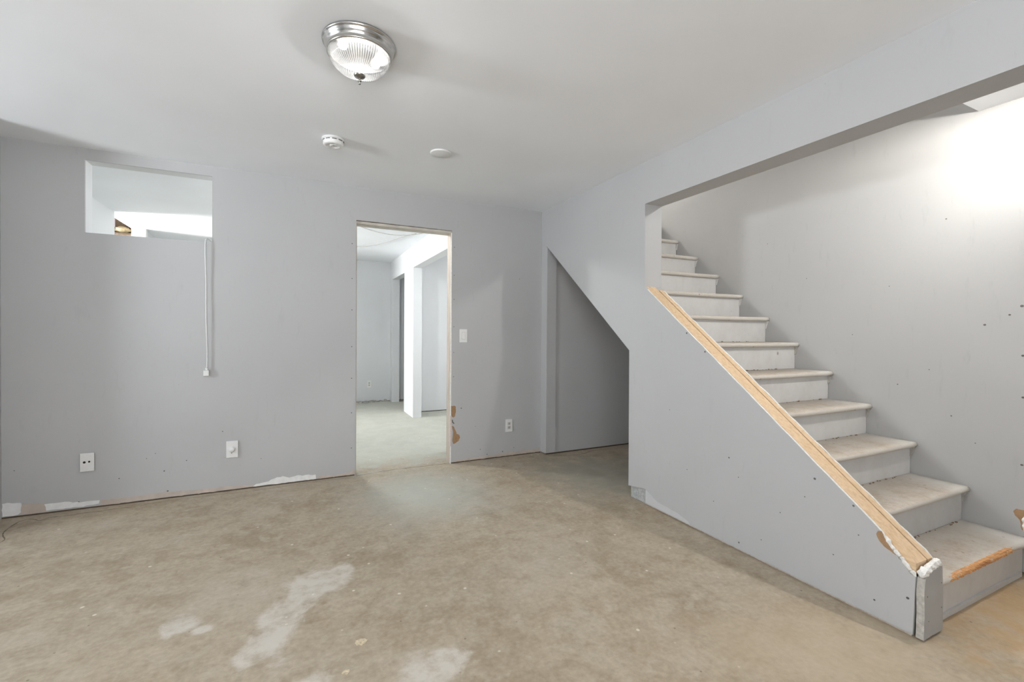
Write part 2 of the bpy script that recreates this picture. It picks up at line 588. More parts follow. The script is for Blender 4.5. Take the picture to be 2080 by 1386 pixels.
def discs(name, axis, spots, t, depth, mat, parent, kind='stuff', seg=8):
    """small flat marks (u, w, radius) on a plane, one joined part"""
    bm = bmesh.new()
    for u, w, r in spots:
        vs0, vs1 = [], []
        for s in range(seg):
            a = 2 * PI * s / seg
            vs0.append(bm.verts.new(axis_pt(axis, u + r * math.cos(a), w + r * math.sin(a) * 0.9, t)))
            vs1.append(bm.verts.new(axis_pt(axis, u + r * math.cos(a), w + r * math.sin(a) * 0.9, t + depth)))
        bm.faces.new(vs1)
        for s in range(seg):
            q = (s + 1) % seg
            bm.faces.new((vs0[s], vs0[q], vs1[q], vs1[s]))
    o = from_bm(name, bm, mat, parent)
    o['kind'] = kind
    return o


def structure(o):
    o['kind'] = 'structure'
    return o


def empty(name, loc, label, cat, group=None):
    o = bpy.data.objects.new(name, None)
    o.location = loc
    o.empty_display_size = 0.1
    COL.objects.link(o)
    o['label'] = label
    o['category'] = cat
    if group:
        o['group'] = group
    return o


def adopt(root):
    """children were modelled in world coordinates: cancel the root's offset"""
    inv = Matrix.Translation(-root.location)
    for c in root.children:
        c.matrix_parent_inverse = inv


# ------------------------------------------------------------------ key dimensions (metres)
H = 2.40            # ceiling
YB = 3.922          # face of the back wall
WT = 0.118          # its thickness
XK, XI = 2.196, 2.350   # stair wall, outer and inner faces
XR = 3.290          # wall on the far side of the stairs
XL = -1.678         # left wall
YUS = 3.825         # wall under the stairs
HDR = 2.108         # underside of the beam
REAR = -1.9
FARX = 4.9

# ------------------------------------------------------------------ shell
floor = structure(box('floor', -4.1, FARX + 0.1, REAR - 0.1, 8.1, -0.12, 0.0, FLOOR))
ceiling = structure(panel_with_holes('ceiling', 'z', -4.1, FARX + 0.1, REAR - 0.1, 8.1, H, H + 0.2,
                                     [(XI - 0.04, XR + 0.04, 1.107, 4.04), (-3.66, -1.772, 5.87, 6.9)], CEILP))
DOOR = (0.437, 1.262, -0.1, 2.117)
WIN = (-1.276, -0.566, 1.844, 2.326)
wall_back = structure(panel_with_holes('wall_back', 'y', -4.1, XK + 0.01, 0.010, H, YB, YB + 0.013, [DOOR, WIN], GREY))
panel_with_holes('wall_core', 'y', -4.1, FARX + 0.1, 0.0, H, YB + 0.0131, YB + WT, [DOOR, WIN], NEXTP, wall_back)
for xa, xb in ((-3.9, 0.43), (1.268, XK)):
    box('sill_plate', xa, xb, YB + 0.003, YB + 0.0128, 0.0, 0.0098, BROWNW, wall_back)
wall_left = structure(box('wall_left', XL - 0.11, XL, 3.50, YB, 0.0, H, GREY))
structure(box('wall_left', XL - 0.11, XL, REAR, 0.7, 0.0, H, GREY))
structure(panel_with_holes('wall_hall', 'x', REAR, YB, 0.0, H, -4.06, -3.94, [(1.64, 2.46, 1.40, 2.10)], GREY))
structure(panel_with_holes('wall_front', 'y', -4.1, FARX + 0.1, 0.0, H, REAR - 0.1, REAR, [(-1.45, 0.25, 0.75, 2.05)], GREY))
structure(box('wall_far_right', FARX, FARX + 0.1, REAR, YB, 0.0, H, GREY))
# wall on the far side of the stairs, up into the stairwell
wall_right = structure(box('wall_right', XR, XR + 0.14, 0.905, 5.4, 0.012, 4.7, PALE))
structure(box('wall_understair', XK, XR, YUS, YB - 0.001, 0.014, 2.0428, GREY))
box('corner_strip', XK, XK + 0.105, YUS - 0.014, YUS - 0.0005, 0.020, 2.030, GREY, bpy.data.objects['wall_understair'])
box('sill_plate', XK + 0.02, XR - 0.01, YUS + 0.012, YB - 0.01, 0.0, 0.0138, BROWNW, bpy.data.objects['wall_understair'])

# stairwell above the ceiling
structure(box('wall_stairwell_left', XK, XI, 1.0, 5.4, H + 0.2, 4.7, PALE))
structure(box('wall_stairwell_front', XI, XR, 1.0, 1.106, H + 0.2, 4.7, PALE))
structure(panel_with_holes('wall_stairwell_back', 'y', XK, XR + 0.14, 2.68, 4.7, 5.3, 5.4, [(2.4, 3.24, 3.3, 4.4)], PALE))
structure(box('ceiling_stairwell', XK, XR + 0.14, 1.0, 5.4, 4.7, 4.8, CEILP))
structure(box('floor_upper_landing', XI, XR, 4.05, 5.4, 2.62, 2.66, PALE))

# stair wall: the full-height part with its beam
wall_stairs = structure(prism('wall_stairs', [
    (2.419, 0.112), (2.597, 0.082), (2.602, 1.073), (3.822, 2.043), (YB, 2.043), (YB, H), (REAR, H), (REAR, HDR),
    (2.450, HDR), (2.446, 1.528), (2.419, 1.506)], 'x', XK, XI, GREY))
# knee wall below it: sheets, studs, cap boards
SL = (1.528 - 0.287) / (2.446 - 0.897)


def kz(y, off=0.0):
    return 0.287 + (y - 0.897) * SL + off


top = [(2.419, kz(2.419))]
rnd = random.Random(3)
y = 2.40
while y > 1.02:
    top.append((y, kz(y) - 0.002 + rnd.uniform(-0.0022, 0.0016)))
    y -= 0.045
dmg = [(1.012, kz(1.012) - 0.004), (1.002, 0.352), (0.992, 0.340), (0.978, 0.318), (0.966, 0.309), (0.955, 0.290), (0.948, 0.288), (0.938, 0.272), (0.928, 0.264), (0.918, 0.250), (0.9, 0.245)]
out_sheet = [(0.9065, 0.014), (2.419, 0.012)] + top + dmg
sm = {i: 1 for i in range(2, len(out_sheet) - 1)}
prism('drywall_sheet', out_sheet, 'x', XK, XK + 0.0125, [GREY, GYPSUM], wall_stairs, sm)
in_top = [(2.419, kz(2.419) - 0.004)]
y = 2.40
while y > 0.92:
    in_top.append((y, kz(y) - 0.002 + rnd.uniform(-0.004, 0.003)))
    y -= 0.03
in_sheet = [(0.900, 0.012), (2.419, 0.012)] + in_top + [(0.900, kz(0.9) - 0.01)]
prism('drywall_sheet', in_sheet, 'x', XI - 0.0115, XI, [GREY, GYPSUM], wall_stairs, {i: 1 for i in range(2, len(in_sheet) - 1)})
prism('stud_core', [(0.915, 0.0), (2.44, 0.0), (2.44, kz(2.44) - 0.09), (0.915, kz(0.915) - 0.09)], 'x', XK + 0.013, XI - 0.012, STUD, wall_stairs)
for nm, xa, xb, da in (('cap_board', XK + 0.0135, XK + 0.096, 0.0), ('cap_board', XK + 0.106, XI - 0.0125, -0.001)):
    y0, y1 = 0.905, 2.447
    o = prism(nm, [(y0, kz(y0, da)), (y1, kz(y1, da)), (y1, kz(y1, da - 0.038)), (y0, kz(y0, da - 0.038))], 'x', xa, xb, PINE, wall_stairs)
# drywall strip closing the knee wall's end
endp = ragged([(XK + 0.004, 0.010), (XI - 0.0005, 0.012), (XI, 0.10), (XI - 0.001, 0.17), (XI - 0.012, 0.275), (XK + 0.05, 0.268), (XK + 0.012, 0.245), (XK + 0.002, 0.20), (XK + 0.007, 0.12)], 0.02, 0.0015, 4)
prism('end_panel', endp, 'y', 0.873, 0.8985, [PALE, GREYGYP], wall_stairs, {i: 1 for i in range(len(endp))})
# crumbled gypsum and torn paper
rough_chunk('crumbled_gypsum', [(XK + 0.002, 0.884, 0.252), (XK + 0.03, 0.880, 0.274), (XK + 0.075, 0.882, 0.284), (XK + 0.12, 0.884, 0.286), (XI - 0.010, 0.888, 0.279)], 0.0135, GYPSUM, wall_stairs, 2, amp=0.5, freq=70)
rough_chunk('crumbled_gypsum', [(XK + 0.004, 0.900, 0.247), (XK + 0.007, 0.925, 0.272), (XK + 0.007, 0.950, 0.300), (XK + 0.007, 0.980, 0.328), (XK + 0.008, 1.008, 0.364)], 0.0075, GYPSUM, wall_stairs, 9, amp=0.55, freq=90)
prism('torn_paper', ragged([(1.034, 0.362), (1.028, 0.376), (1.016, 0.380), (1.006, 0.362), (0.996, 0.344), (0.978, 0.318), (0.964, 0.304), (0.985, 0.312), (1.006, 0.322), (1.024, 0.338)], 0.008, 0.001, 5), 'x', XK - 0.0012, XK + 0.001, TORN, wall_stairs)
# exposed footing under the cut corner of the sheet
box('footing_block', XK + 0.012, XI - 0.01, 2.40, 2.585, 0.0, 0.112, CONCBLOCK, wall_stairs, 0.006)
box('sill_plate', XK + 0.014, XI - 0.014, 0.92, 2.40, 0.0, 0.0118, DARK, wall_stairs)
prism('loose_tape_edge', [(2.415, 0.016), (2.02, 0.013), (2.04, 0.030), (2.12, 0.050), (2.22, 0.058), (2.30, 0.060), (2.412, 0.110)], 'x', XK - 0.0015, XK + 0.001, wall_paint('taped_edge_paint', (0.56, 0.565, 0.57)), wall_stairs)
discs('screw_marks', 'x', [(2.064, 1.202, .006), (1.923, 1.091, .006), (1.75, .501, .005), (1.681, .05, .005), (1.038, .081, .004), (.924, .15, .0055), (1.285, .52, .006), (1.121, .45, .005), (1.689, .408, .003), (1.45, .30, .003), (1.33, .42, .003), (1.2, .2, .003), (2.2, .7, .003), (2.05, .35, .003), (1.85, .22, .003), (1.55, .12, .003), (1.10, .33, .003)], XK, -0.0008, RUBBER, wall_stairs)
discs('screw_marks', 'y', [(XK + .028, .175, .0028), (XI - .015, .205, .0028), (XI - .012, .105, .0028), (XK + .04, .075, .0024)], 0.873, -0.0006, RUBBER, wall_stairs)

# wall_right dressing
discs('screw_marks', 'x', [(1.071, 1.256, .006), (.979, 1.306, .005), (.936, 1.349, .007), (.930, 1.099, .006), (1.235, 1.854, .004), (.927, .549, .006), (.927, .889, .006), (1.5, 1.5, .003), (1.7, 1.2, .003), (1.3, 1.0, .003), (1.45, .9, .004), (1.2, .75, .004), (1.1, .62, .003), (2.0, 1.6, .003), (2.3, 1.9, .003)], XR, -0.0008, RUBBER, wall_right)
prism('torn_paper', ragged([(0.955, 0.305), (0.945, 0.322), (0.906, 0.325), (0.906, 0.215), (0.925, 0.225), (0.93, 0.27), (0.948, 0.285)], 0.01, 0.0015, 8), 'x', XR - 0.0012, XR + 0.001, TORN, wall_right)
rough_chunk('crumbled_gypsum', [(XR + 0.002, 0.906, 0.21), (XR + 0.002, 0.915, 0.25), (XR + 0.002, 0.91, 0.30)], 0.009, GYPSUM, wall_right, 3)
box('corner_stud', XR + 0.006, XR + 0.05, 0.888, 0.9049, 0.0, 0.185, STUD, wall_right)
box('corner_stud', XR + 0.014, XR + 0.12, 0.93, 3.8, 0.0, 0.0118, BROWNW, wall_right)

# back wall dressing: bare and primed strips along the floor line
strips = [
    ('primer_patch', PRIMER, [(-1.676, 0.014), (-1.676, 0.098), (-1.60, 0.092), (-1.585, 0.088), (-1.592, 0.028), (-1.60, 0.016)]),
    ('bare_paper_patch', BEIGEP, [(-1.590, 0.012), (-1.585, 0.080), (-1.48, 0.072), (-1.472, 0.014)]),
    ('primer_patch', PRIMER, [(-1.476, 0.022), (-1.478, 0.066), (-1.40, 0.064), (-1.30, 0.050), (-1.204, 0.046), (-1.204, 0.022), (-1.33, 0.018)]),
    ('bare_paper_patch', BEIGEP, [(-1.20, 0.011), (-1.20, 0.050), (-1.0, 0.046), (-0.82, 0.050), (-0.62, 0.036), (-0.45, 0.036), (-0.30, 0.026), (-0.30, 0.011)]),
    ('primer_patch', PRIMER, [(-0.305, 0.011), (-0.28, 0.026), (-0.20, 0.036), (-0.16, 0.058), (-0.10, 0.062), (-0.06, 0.050), (0.0, 0.056), (0.08, 0.050), (0.132, 0.044), (0.14, 0.012)]),
    ('bare_paper_patch', BEIGEP, [(0.15, 0.011), (0.15, 0.030), (0.28, 0.024), (0.40, 0.034), (0.43, 0.06), (0.435, 0.011)]),
    ('bare_paper_patch', BEIGEP, [(1.30, 0.011), (1.32, 0.024), (1.6, 0.030), (1.9, 0.044), (2.1, 0.040), (2.19, 0.05), (2.19, 0.011)]),
]
for k, (nm, mt, pts) in enumerate(strips):
    prism(nm, ragged(pts, 0.02, 0.0035, 20 + k), 'y', YB - 0.0010 - 0.0002 * (k % 2), YB + 0.001, mt, wall_back)
# torn paper at the right side of the doorway
prism('torn_paper', ragged([(1.263, 0.531), (1.276, 0.522), (1.292, 0.530), (1.308, 0.517), (1.309, 0.47), (1.300, 0.432), (1.288, 0.420), (1.272, 0.426), (1.264, 0.45)], 0.012, 0.0015, 31), 'y', YB - 0.0012, YB + 0.001, TORN, wall_back)
prism('torn_paper', ragged([(1.272, 0.345), (1.290, 0.335), (1.305, 0.300), (1.318, 0.268), (1.340, 0.258), (1.349, 0.232), (1.338, 0.205), (1.312, 0.186), (1.286, 0.176), (1.276, 0.21), (1.285, 0.28)], 0.012, 0.0015, 32), 'y', YB - 0.0012, YB + 0.001, TORN, wall_back)
prism('gouge', ragged([(1.270, 0.398), (1.278, 0.400), (1.282, 0.380), (1.296, 0.366), (1.288, 0.360), (1.274, 0.372)], 0.012, 0.001, 33), 'y', YB - 0.0012, YB + 0.001, RUBBER, wall_back)
discs('screw_marks', 'y', [(0.405, 1.93 - 0.28 * k + random.uniform(-.02, .02), .0045) for k in range(7)] + [(1.285, 1.97 - 0.235 * k + random.uniform(-.02, .02), .0042) for k in range(6)] +
      [(-0.9, .33, .003), (-0.72, .26, .004), (-0.95, .30, .003), (-1.62, .30, .003), (-0.85, .20, .005), (-0.25, .22, .003), (-0.5, .45, .004), (1.36, .50, .006), (1.55, .1, .004), (1.62, .045, .005), (1.78, .055, .006), (1.9, .08, .004), (-1.66, .06, .007), (-1.62, .075, .008), (-1.31, .05, .006), (-0.83, .055, .006), (-1.1, .18, .004), (1.95, 1.72, .004), (1.5, .32, .003)],
      YB, -0.0008, RUBBER, wall_back)

# rough doorway: studs and header, no door
trim = structure(box('trim_1', 1.2555, 1.262, YB + 0.014, YB + WT - 0.004, 0.0, 2.110, STUD))
trim2 = structure(box('trim_2', 0.437, 1.262, YB + 0.016, YB + WT + 0.012, 2.098, 2.117, plain('painted_lintel_board', (0.62, 0.58, 0.52), 0.7, 0, 0.12, 12)))
trim3 = structure(box('trim_3', 0.437, 0.4435, YB + 0.014, YB + WT - 0.004, 0.0, 2.098, STUD))
prism('gypsum_edge', ragged([(1.2575, 0.0), (1.2635, 0.0), (1.2625, 0.5), (1.2635, 1.1), (1.263, 2.1), (1.2575, 2.1), (1.2565, 1.4), (1.2575, 0.6)], 0.05, 0.0008, 41), 'y', YB - 0.0008, YB + 0.0135, GYPSUM, wall_back)
prism('gypsum_edge', ragged([(1.254, 0.16), (1.2625, 0.16), (1.266, 0.25), (1.270, 0.32), (1.263, 0.42), (1.2545, 0.44)], 0.012, 0.002, 43), 'y', YB - 0.0009, YB + 0.015, plain('pinkish_plaster', (0.66, 0.57, 0.53), 0.9, 0, 0.1, 60, 0.5), wall_back)
prism('header_gap', ragged([(0.437, 2.1165), (0.437, 2.122), (1.262, 2.119), (1.262, 2.1165)], 0.04, 0.001, 44), 'y', YB - 0.0007, YB + 0.001, BROWNW, wall_back)

# floor cracks and crusts
crack = [(-1.66, 3.50), (-1.52, 3.49), (-1.499, 3.53), (-1.535, 3.60), (-1.557, 3.66), (-1.564, 3.738), (-1.557, 3.828), (-1.522, 3.85), (-1.49, 3.83), (-1.45, 3.797), (-1.412, 3.834), (-1.324, 3.822), (-1.25, 3.838), (-1.179, 3.826), (-1.09, 3.842), (-0.985, 3.822)]


def ribbon(name, pts, w, mat, parent, seed):
    r_ = random.Random(seed)
    P = [Vector((p[0], p[1], 0)) for p in pts]
    P = catmull(P, 4)
    vs, fs = [], []
    for i, p in enumerate(P):
        t = (P[min(i + 1, len(P) - 1)] - P[max(i - 1, 0)]).normalized()
        s = Vector((-t.y, t.x, 0))
        ww = w * r_.uniform(0.5, 1.3)
        vs += [p + s * ww + Vector((0, 0, .0008)), p - s * ww + Vector((0, 0, .0008))]
        if i:
            fs.append([2 * i - 2, 2 * i - 1, 2 * i + 1, 2 * i])
    return from_data(name, vs, fs, mat, parent)


CRACKM = plain('crack_dirt', (0.17, 0.135, 0.095), 0.95, 0, 0.3, 60)
ribbon('floor_crack', crack, 0.0035, CRACKM, floor, 1)
ribbon('floor_crack', [(-0.95, 3.86), (-0.6, 3.87), (-0.3, 3.85), (0.1, 3.885), (0.4, 3.87)], 0.002, CRACKM, floor, 2)
ribbon('floor_crack', [(2.2, 3.78), (2.5, 3.70), (2.75, 3.77), (3.0, 3.72)], 0.004, CRACKM, floor, 4)
for k, (x, yy, r) in enumerate([(0.223, 1.799, 0.024), (0.157, 1.661, 0.014)]):
    o = prism('plaster_crust', ragged([(x + r * math.cos(a), yy + r * 0.8 * math.sin(a)) for a in [i * PI / 4 for i in range(8)]], 0.006, 0.003, k), 'z', 0.0, 0.0018, plain('cream_crust', (0.66, 0.56, 0.40), 0.9, 0, 0.25, 120, 0.5), floor)
tile_line = ribbon('threshold_joint', [(0.44, 3.90), (0.6, 3.935), (0.8, 3.95), (1.05, 3.94), (1.25, 3.935)], 0.004, CRACKM, floor, 6)

# ------------------------------------------------------------------ next room
Y2 = YB + WT
wnl = structure(box('wall_next_left', -1.80, -1.680, Y2, 5.87, 0.0, H, NEXTP))
structure(box('wall_next_back', -3.1, FARX, 7.945, 8.07, 0.012, H, NEXTP))
wnr = structure(panel_with_holes('wall_next_right', 'x', Y2, 7.945, 0.0, H, 1.453, 1.574, [(4.35, 6.235, -0.1, 2.10), (6.82, 7.77, -0.1, 2.09)], NEXTP))
structure(panel_with_holes('wall_next_side', 'x', Y2, 6.65, 0.0, H, 3.22, 3.34, [(4.22, 5.02, 1.10, 1.90)], NEXTP))
structure(box('wall_next_inner', 1.574, 3.3, 6.65, 6.76, 0.012, H, NEXTP))
structure(box('wall_next_inner_side', 2.9, 3.0, 6.76, 7.945, 0.0, H, NEXTP))
# unfinished alcove at the room's left
structure(panel_with_holes('wall_alcove_left', 'x', 5.75, 6.95, 0.0, 2.75, -3.76, -3.65, [(5.88, 6.68, 1.19, 1.91)], NEXTP))
structure(box('wall_alcove_near', -3.65, -1.80, 5.76, 5.87, 0.0, 2.75, NEXTP))
alc = structure(box('wall_alcove_back', -3.65, -1.66, 6.78, 6.9, 0.0, 2.31, PRIMER))
structure(box('wall_next_left_far', -1.80, -1.66, 6.9, 7.945, 0.0, H, NEXTP))
structure(box('ceiling_alcove', -3.76, -1.772, 5.75, 6.95, 2.75, 2.80, BROWNW))
SIDING = plain('dusty_siding', (0.44, 0.44, 0.41), 0.8, 0, 0.1, 30)
for k in range(7):
    z = 1.90 + k * 0.055
    prism('siding_slat', [(6.780, z), (6.766, z + 0.002), (6.774, z + 0.053), (6.780, z + 0.053)], 'x', -2.2, -1.768, SIDING, alc)
box('white_post', -1.765, -1.63, 6.70, 6.779, 0.0, H, PRIMER, alc)
box('timber_plate', -2.6, -1.772, 6.72, 6.9, 2.312, 2.335, BROWNW, alc)
box('timber_blocking', -2.6, -1.772, 6.86, 6.9, 2.336, 2.70, BROWNW, alc)
bm = bmesh.new()
bmesh.ops.create_icosphere(bm, subdivisions=3, radius=1)
for v in bm.verts:
    k = 1 + 0.3 * noise.noise(v.co * 2.5)
    v.co = Vector((-1.865 + v.co.x * 0.075 * k, 6.78 + v.co.y * 0.05 * k, 2.378 + v.co.z * 0.042 * k))
from_bm('insulation_wad', bm, INSUL, alc, True)
box('foam_block', -2.02, -1.925, 6.66, 6.75, 2.40, 2.50, PINKF, alc, 0.004)

# debris along the far wall's foot
bm = bmesh.new()
for k in range(26):
    x = 0.75 + random.random() * 0.65
    s = random.uniform(0.008, 0.03)
    bm_box(bm, x - s, x + s, 7.90 - random.random() * 0.03, 7.93, 0.0, random.uniform(0.01, 0.035))
o = from_bm('rubble_along_wall', bm, plain('grey_rubble', (0.42, 0.41, 0.38), 0.95, 0, 0.3, 30), floor)
o['kind'] = 'stuff'


# ------------------------------------------------------------------ staircase
RISE, RUN, NOS0 = 0.190, 0.2313, 0.885
stairs = empty('staircase', (2.82, 0.9, 0.0), 'worn off-white painted wooden staircase with closed risers climbing between the walls', 'staircase')
for n in range(1, 14):
    yn, zt = NOS0 + (n - 1) * RUN, RISE * n
    th = 0.030
    yb = yn + RUN + 0.034
    prof = []
    for k in range(9):
        a = -PI / 2 - PI * k / 8
        prof.append((yn + th / 2 + th / 2 * math.cos(a), zt - th / 2 + th / 2 * math.sin(a)))
    prof += [(yb, zt), (yb, zt - th)]
    x0, x1 = XI + 0.003, XR - 0.001
    # several stations along the width, so that wear can bend the nosing
    st = [x0 + (x1 - x0) * i / 24 for i in range(25)]
    vs, fs = [], []
    m = len(prof)
    for i, x in enumerate(st):
        for (py, pz) in prof:
            w = noise.noise(Vector((x * 3, n * 7.3, 0))) * 0.0016
            if n == 1 and py < yn + 0.02 and 0.03 < x - x0 < 0.80:
                w += 0.006 + 0.004 * noise.noise(Vector((x * 25, 1, pz * 80)))
                vs.append((x, py + w, pz))
                continue
            wz = -0.002 * max(0, math.sin(PI * (x - x0) / (x1 - x0))) if py < yn + 0.12 else 0
            vs.append((x, py + w if py < yn + 0.03 else py, pz + wz))
    for i in range(len(st) - 1):
        for k in range(m):
            q = (k + 1) % m
            fs.append([i * m + k, i * m + q, (i + 1) * m + q, (i + 1) * m + k])
    fs += [list(range(m)), list(range((len(st) - 1) * m, len(st) * m))]
    t = from_data('tread', vs, fs, TREAD, stairs)
    for f in t.data.polygons:
        f.use_smooth = True
    r = box('riser', x0, x1 - 0.003, yn + 0.034, yn + 0.052, RISE * (n - 1) + 0.0005, zt - th, RISER, stairs)
    if n == 1:
        # paint and nosing knocked off the first step
        bm = bmesh.new()
        prev = None
        xs = [2.44 + 0.70 * i / 60 for i in range(61)]
        for i, x in enumerate(xs):
            e = min(1, i / 6, (60 - i) / 10)
            ring = []
            for k in range(7):
                a = PI * 0.5 + PI * 0.62 * k / 6
                rr = (0.0165 + 0.0045 * noise.noise(Vector((x * 70, k * 1.9, 3)))) * (0.75 + 0.25 * e)
                ring.append(bm.verts.new((x, yn + 0.020 + rr * 1.05 * math.cos(a), zt - 0.0155 + rr * math.sin(a))))
            if prev:
                for k in range(6):
                    bm.faces.new((prev[k], prev[k + 1], ring[k + 1], ring[k]))
            prev = ring
        sp = from_bm('splintered_edge', bm, SPLINTER, t)
        sp['label'] = 'splintered orange bare wood where the nosing paint broke off'
        box('base_shoe', x0 + 0.02, x1 - 0.03, yn + 0.026, yn + 0.0338, 0.0, 0.022, RISER, stairs)
    else:
        # notch cut in the wallboard below the nosing's end
        prism('wall_bracket', [(yn + 0.034, zt - th), (yn + 0.006, zt - th), (yn + 0.018, zt - th - 0.02), (yn + 0.026, zt - th - 0.055), (yn + 0.034, zt - th - 0.06)], 'x', XR - 0.010, XR - 0.001, GREYGYP if n < 7 else RISER, stairs)
        # grit swept into the back corner of the step below
        bm = bmesh.new()
        g = random.Random(n)
        for k in range(16 if n < 9 else 6):
            x = g.uniform(x0 + 0.15, x1 - 0.08)
            s = g.uniform(0.002, 0.006)
            yy = yn + 0.034 - g.uniform(0.001, 0.012)
            zz = RISE * (n - 1)
            bm_box(bm, x - s, x + s, yy - s, yy, zz - 0.001, zz + s * 0.9)
        gr = from_bm('grit', bm, plain('brown_grit', (0.25, 0.17, 0.11), 0.9, 0, 0.3, 200) if n == 2 else bpy.data.materials['brown_grit'], stairs)
        gr['kind'] = 'stuff'
prism('carriage', [(NOS0 + 0.06, 0.0), (NOS0 + 0.30, 0.0), (NOS0 + 13 * RUN, RISE * 12 - 0.02), (NOS0 + 13 * RUN, RISE * 13 - 0.05), (NOS0 + 0.06, RISE - 0.05)][:2] +
      [(2.60, 1.06), (3.80, 2.01), (3.80, 2.30), (NOS0 + 0.32, RISE * 2 - 0.18), (NOS0 + 0.06, RISE - 0.06)], 'x', XI + 0.02, XR - 0.02, STUD, stairs)
adopt(stairs)


# ------------------------------------------------------------------ ceiling fixtures
def glass_mat():
    m, nt, b = new_mat('ribbed_lamp_glass')
    nt.nodes.remove(b)
    out = nt.nodes['Material Output']
    tr = N(nt, 'ShaderNodeBsdfTransparent')
    tl = N(nt, 'ShaderNodeBsdfTranslucent')
    tl.inputs[0].default_value = (0.95, 0.95, 0.95, 1)
    gl = N(nt, 'ShaderNodeBsdfGlossy')
    gl.inputs['Roughness'].default_value = 0.12
    p = pos(nt)
    lw = N(nt, 'ShaderNodeLayerWeight', Blend=0.35)
    m1 = nt.nodes.new('ShaderNodeMixShader')
    tc = nt.nodes.new('ShaderNodeTexCoord')
    so = nt.nodes.new('ShaderNodeSeparateXYZ')
    nt.links.new(tc.outputs['Generated'], so.inputs[0])
    ang = math_n(nt, 'ARCTAN2', math_n(nt, 'SUBTRACT', so.outputs[1], 0.5), math_n(nt, 'SUBTRACT', so.outputs[0], 0.5))
    rib = math_n(nt, 'SINE', math_n(nt, 'MULTIPLY', ang, 72.0))
    f = math_n(nt, 'ADD', math_n(nt, 'MULTIPLY', rib, 0.007), ramp(nt, noise_fac(nt, p, 16, 2), [(0.3, 0.008), (0.7, 0.018)]), clamp=True)
    nt.links.new(f, m1.inputs[0])
    nt.links.new(ramp(nt, math_n(nt, 'MULTIPLY_ADD', rib, 0.5, 0.5), [(0.25, 0.45), (0.7, 1.0)]), tr.inputs[0])
    nt.links.new(tr.outputs[0], m1.inputs[1])
    nt.links.new(tl.outputs[0], m1.inputs[2])
    m2 = nt.nodes.new('ShaderNodeMixShader')
    nt.links.new(math_n(nt, 'MULTIPLY', lw.outputs['Fresnel'], 0.5), m2.inputs[0])
    nt.links.new(m1.outputs[0], m2.inputs[1])
    nt.links.new(gl.outputs[0], m2.inputs[2])
    nt.links.new(m2.outputs[0], out.inputs[0])
    return m


GLASS = glass_mat()
BULB, _nt, _b = new_mat('lit_bulb')
_b.inputs['Base Color'].default_value = (0.95, 0.95, 0.93, 1)
_b.inputs['Emission Color'].default_value = (1.0, 0.97, 0.92, 1)
_b.inputs['Emission Strength'].default_value = 3.0
BULB.cycles.emission_sampling = 'NONE'


def dome_light(x, yy, label, watts, color, dx=0.0, size=0.03):
    root = empty('ceiling_light', (x, yy, H), label, 'ceiling light', 'domed ceiling lights')
    c = (x, yy, H)
    pan = lathe('metal_pan', [(0.02, -0.001), (0.146, -0.001), (0.148, -0.006), (0.146, -0.011), (0.141, -0.013), (0.141, -0.018), (0.135, -0.026), (0.130, -0.034), (0.1285, -0.042), (0.131, -0.046), (0.130, -0.051), (0.125, -0.053), (0.121, -0.050), (0.121, -0.046), (0.02, -0.010)], c, CHROME, root, 72)
    prof = []
    for k in range(15):
        a = k / 14 * PI / 2
        prof.append((0.1195 * math.cos(a) ** 0.8 if k < 14 else 0.012, -0.050 - 0.080 * math.sin(a)))
    lathe('glass_bowl', prof, c, GLASS, root, 288, ribs=72, rib_amp=0.012, rib_from=1, cap=False)
    lathe('finial', [(0.001, -0.126), (0.022, -0.127), (0.024, -0.131), (0.020, -0.137), (0.010, -0.142), (0.0045, -0.145), (0.004, -0.149), (0.0075, -0.152), (0.0075, -0.156), (0.0035, -0.158), (0.0035, -0.161), (0.005, -0.163), (0.005, -0.167), (0.001, -0.169)], c, DARKNICKEL, root, 32)
    for s in (-1, 1):
        bx, by = x + 0.070 * s, yy + 0.040 * s
        b = lathe('bulb', [(0.001, -0.012), (0.010, -0.013), (0.011, -0.022), (0.017, -0.034), (0.020, -0.045), (0.015, -0.056), (0.006, -0.061), (0.001, -0.062)], (bx, by, H), BULB, root, 20)
    L = bpy.data.lights.new('bulb_light', 'POINT')
    L.energy = watts
    L.color = color
    L.shadow_soft_size = size
    lo = bpy.data.objects.new('bulb_light', L)
    lo.location = (x + dx, yy, H - 0.071)
    COL.objects.link(lo)
    lo.parent = root
    adopt(root)
    return root


dome_light(0.232, 1.985, 'lit ribbed glass dome light with brushed metal rim on the ceiling', BULB_MAIN, (1.0, 1.0, 0.99))
dome_light(2.74, 0.74, 'lit glass dome light on the ceiling before the foot of the stairs', BULB_STAIR, (1.0, 0.975, 0.935), -0.045)
dome_light(0.30, 4.75, 'lit glass dome light on the next room\'s ceiling behind the doorway wall', BULB_ADDED, (0.97, 1.0, 1.0), 0.0, 0.06)  # unseen lamp added to brighten the next room

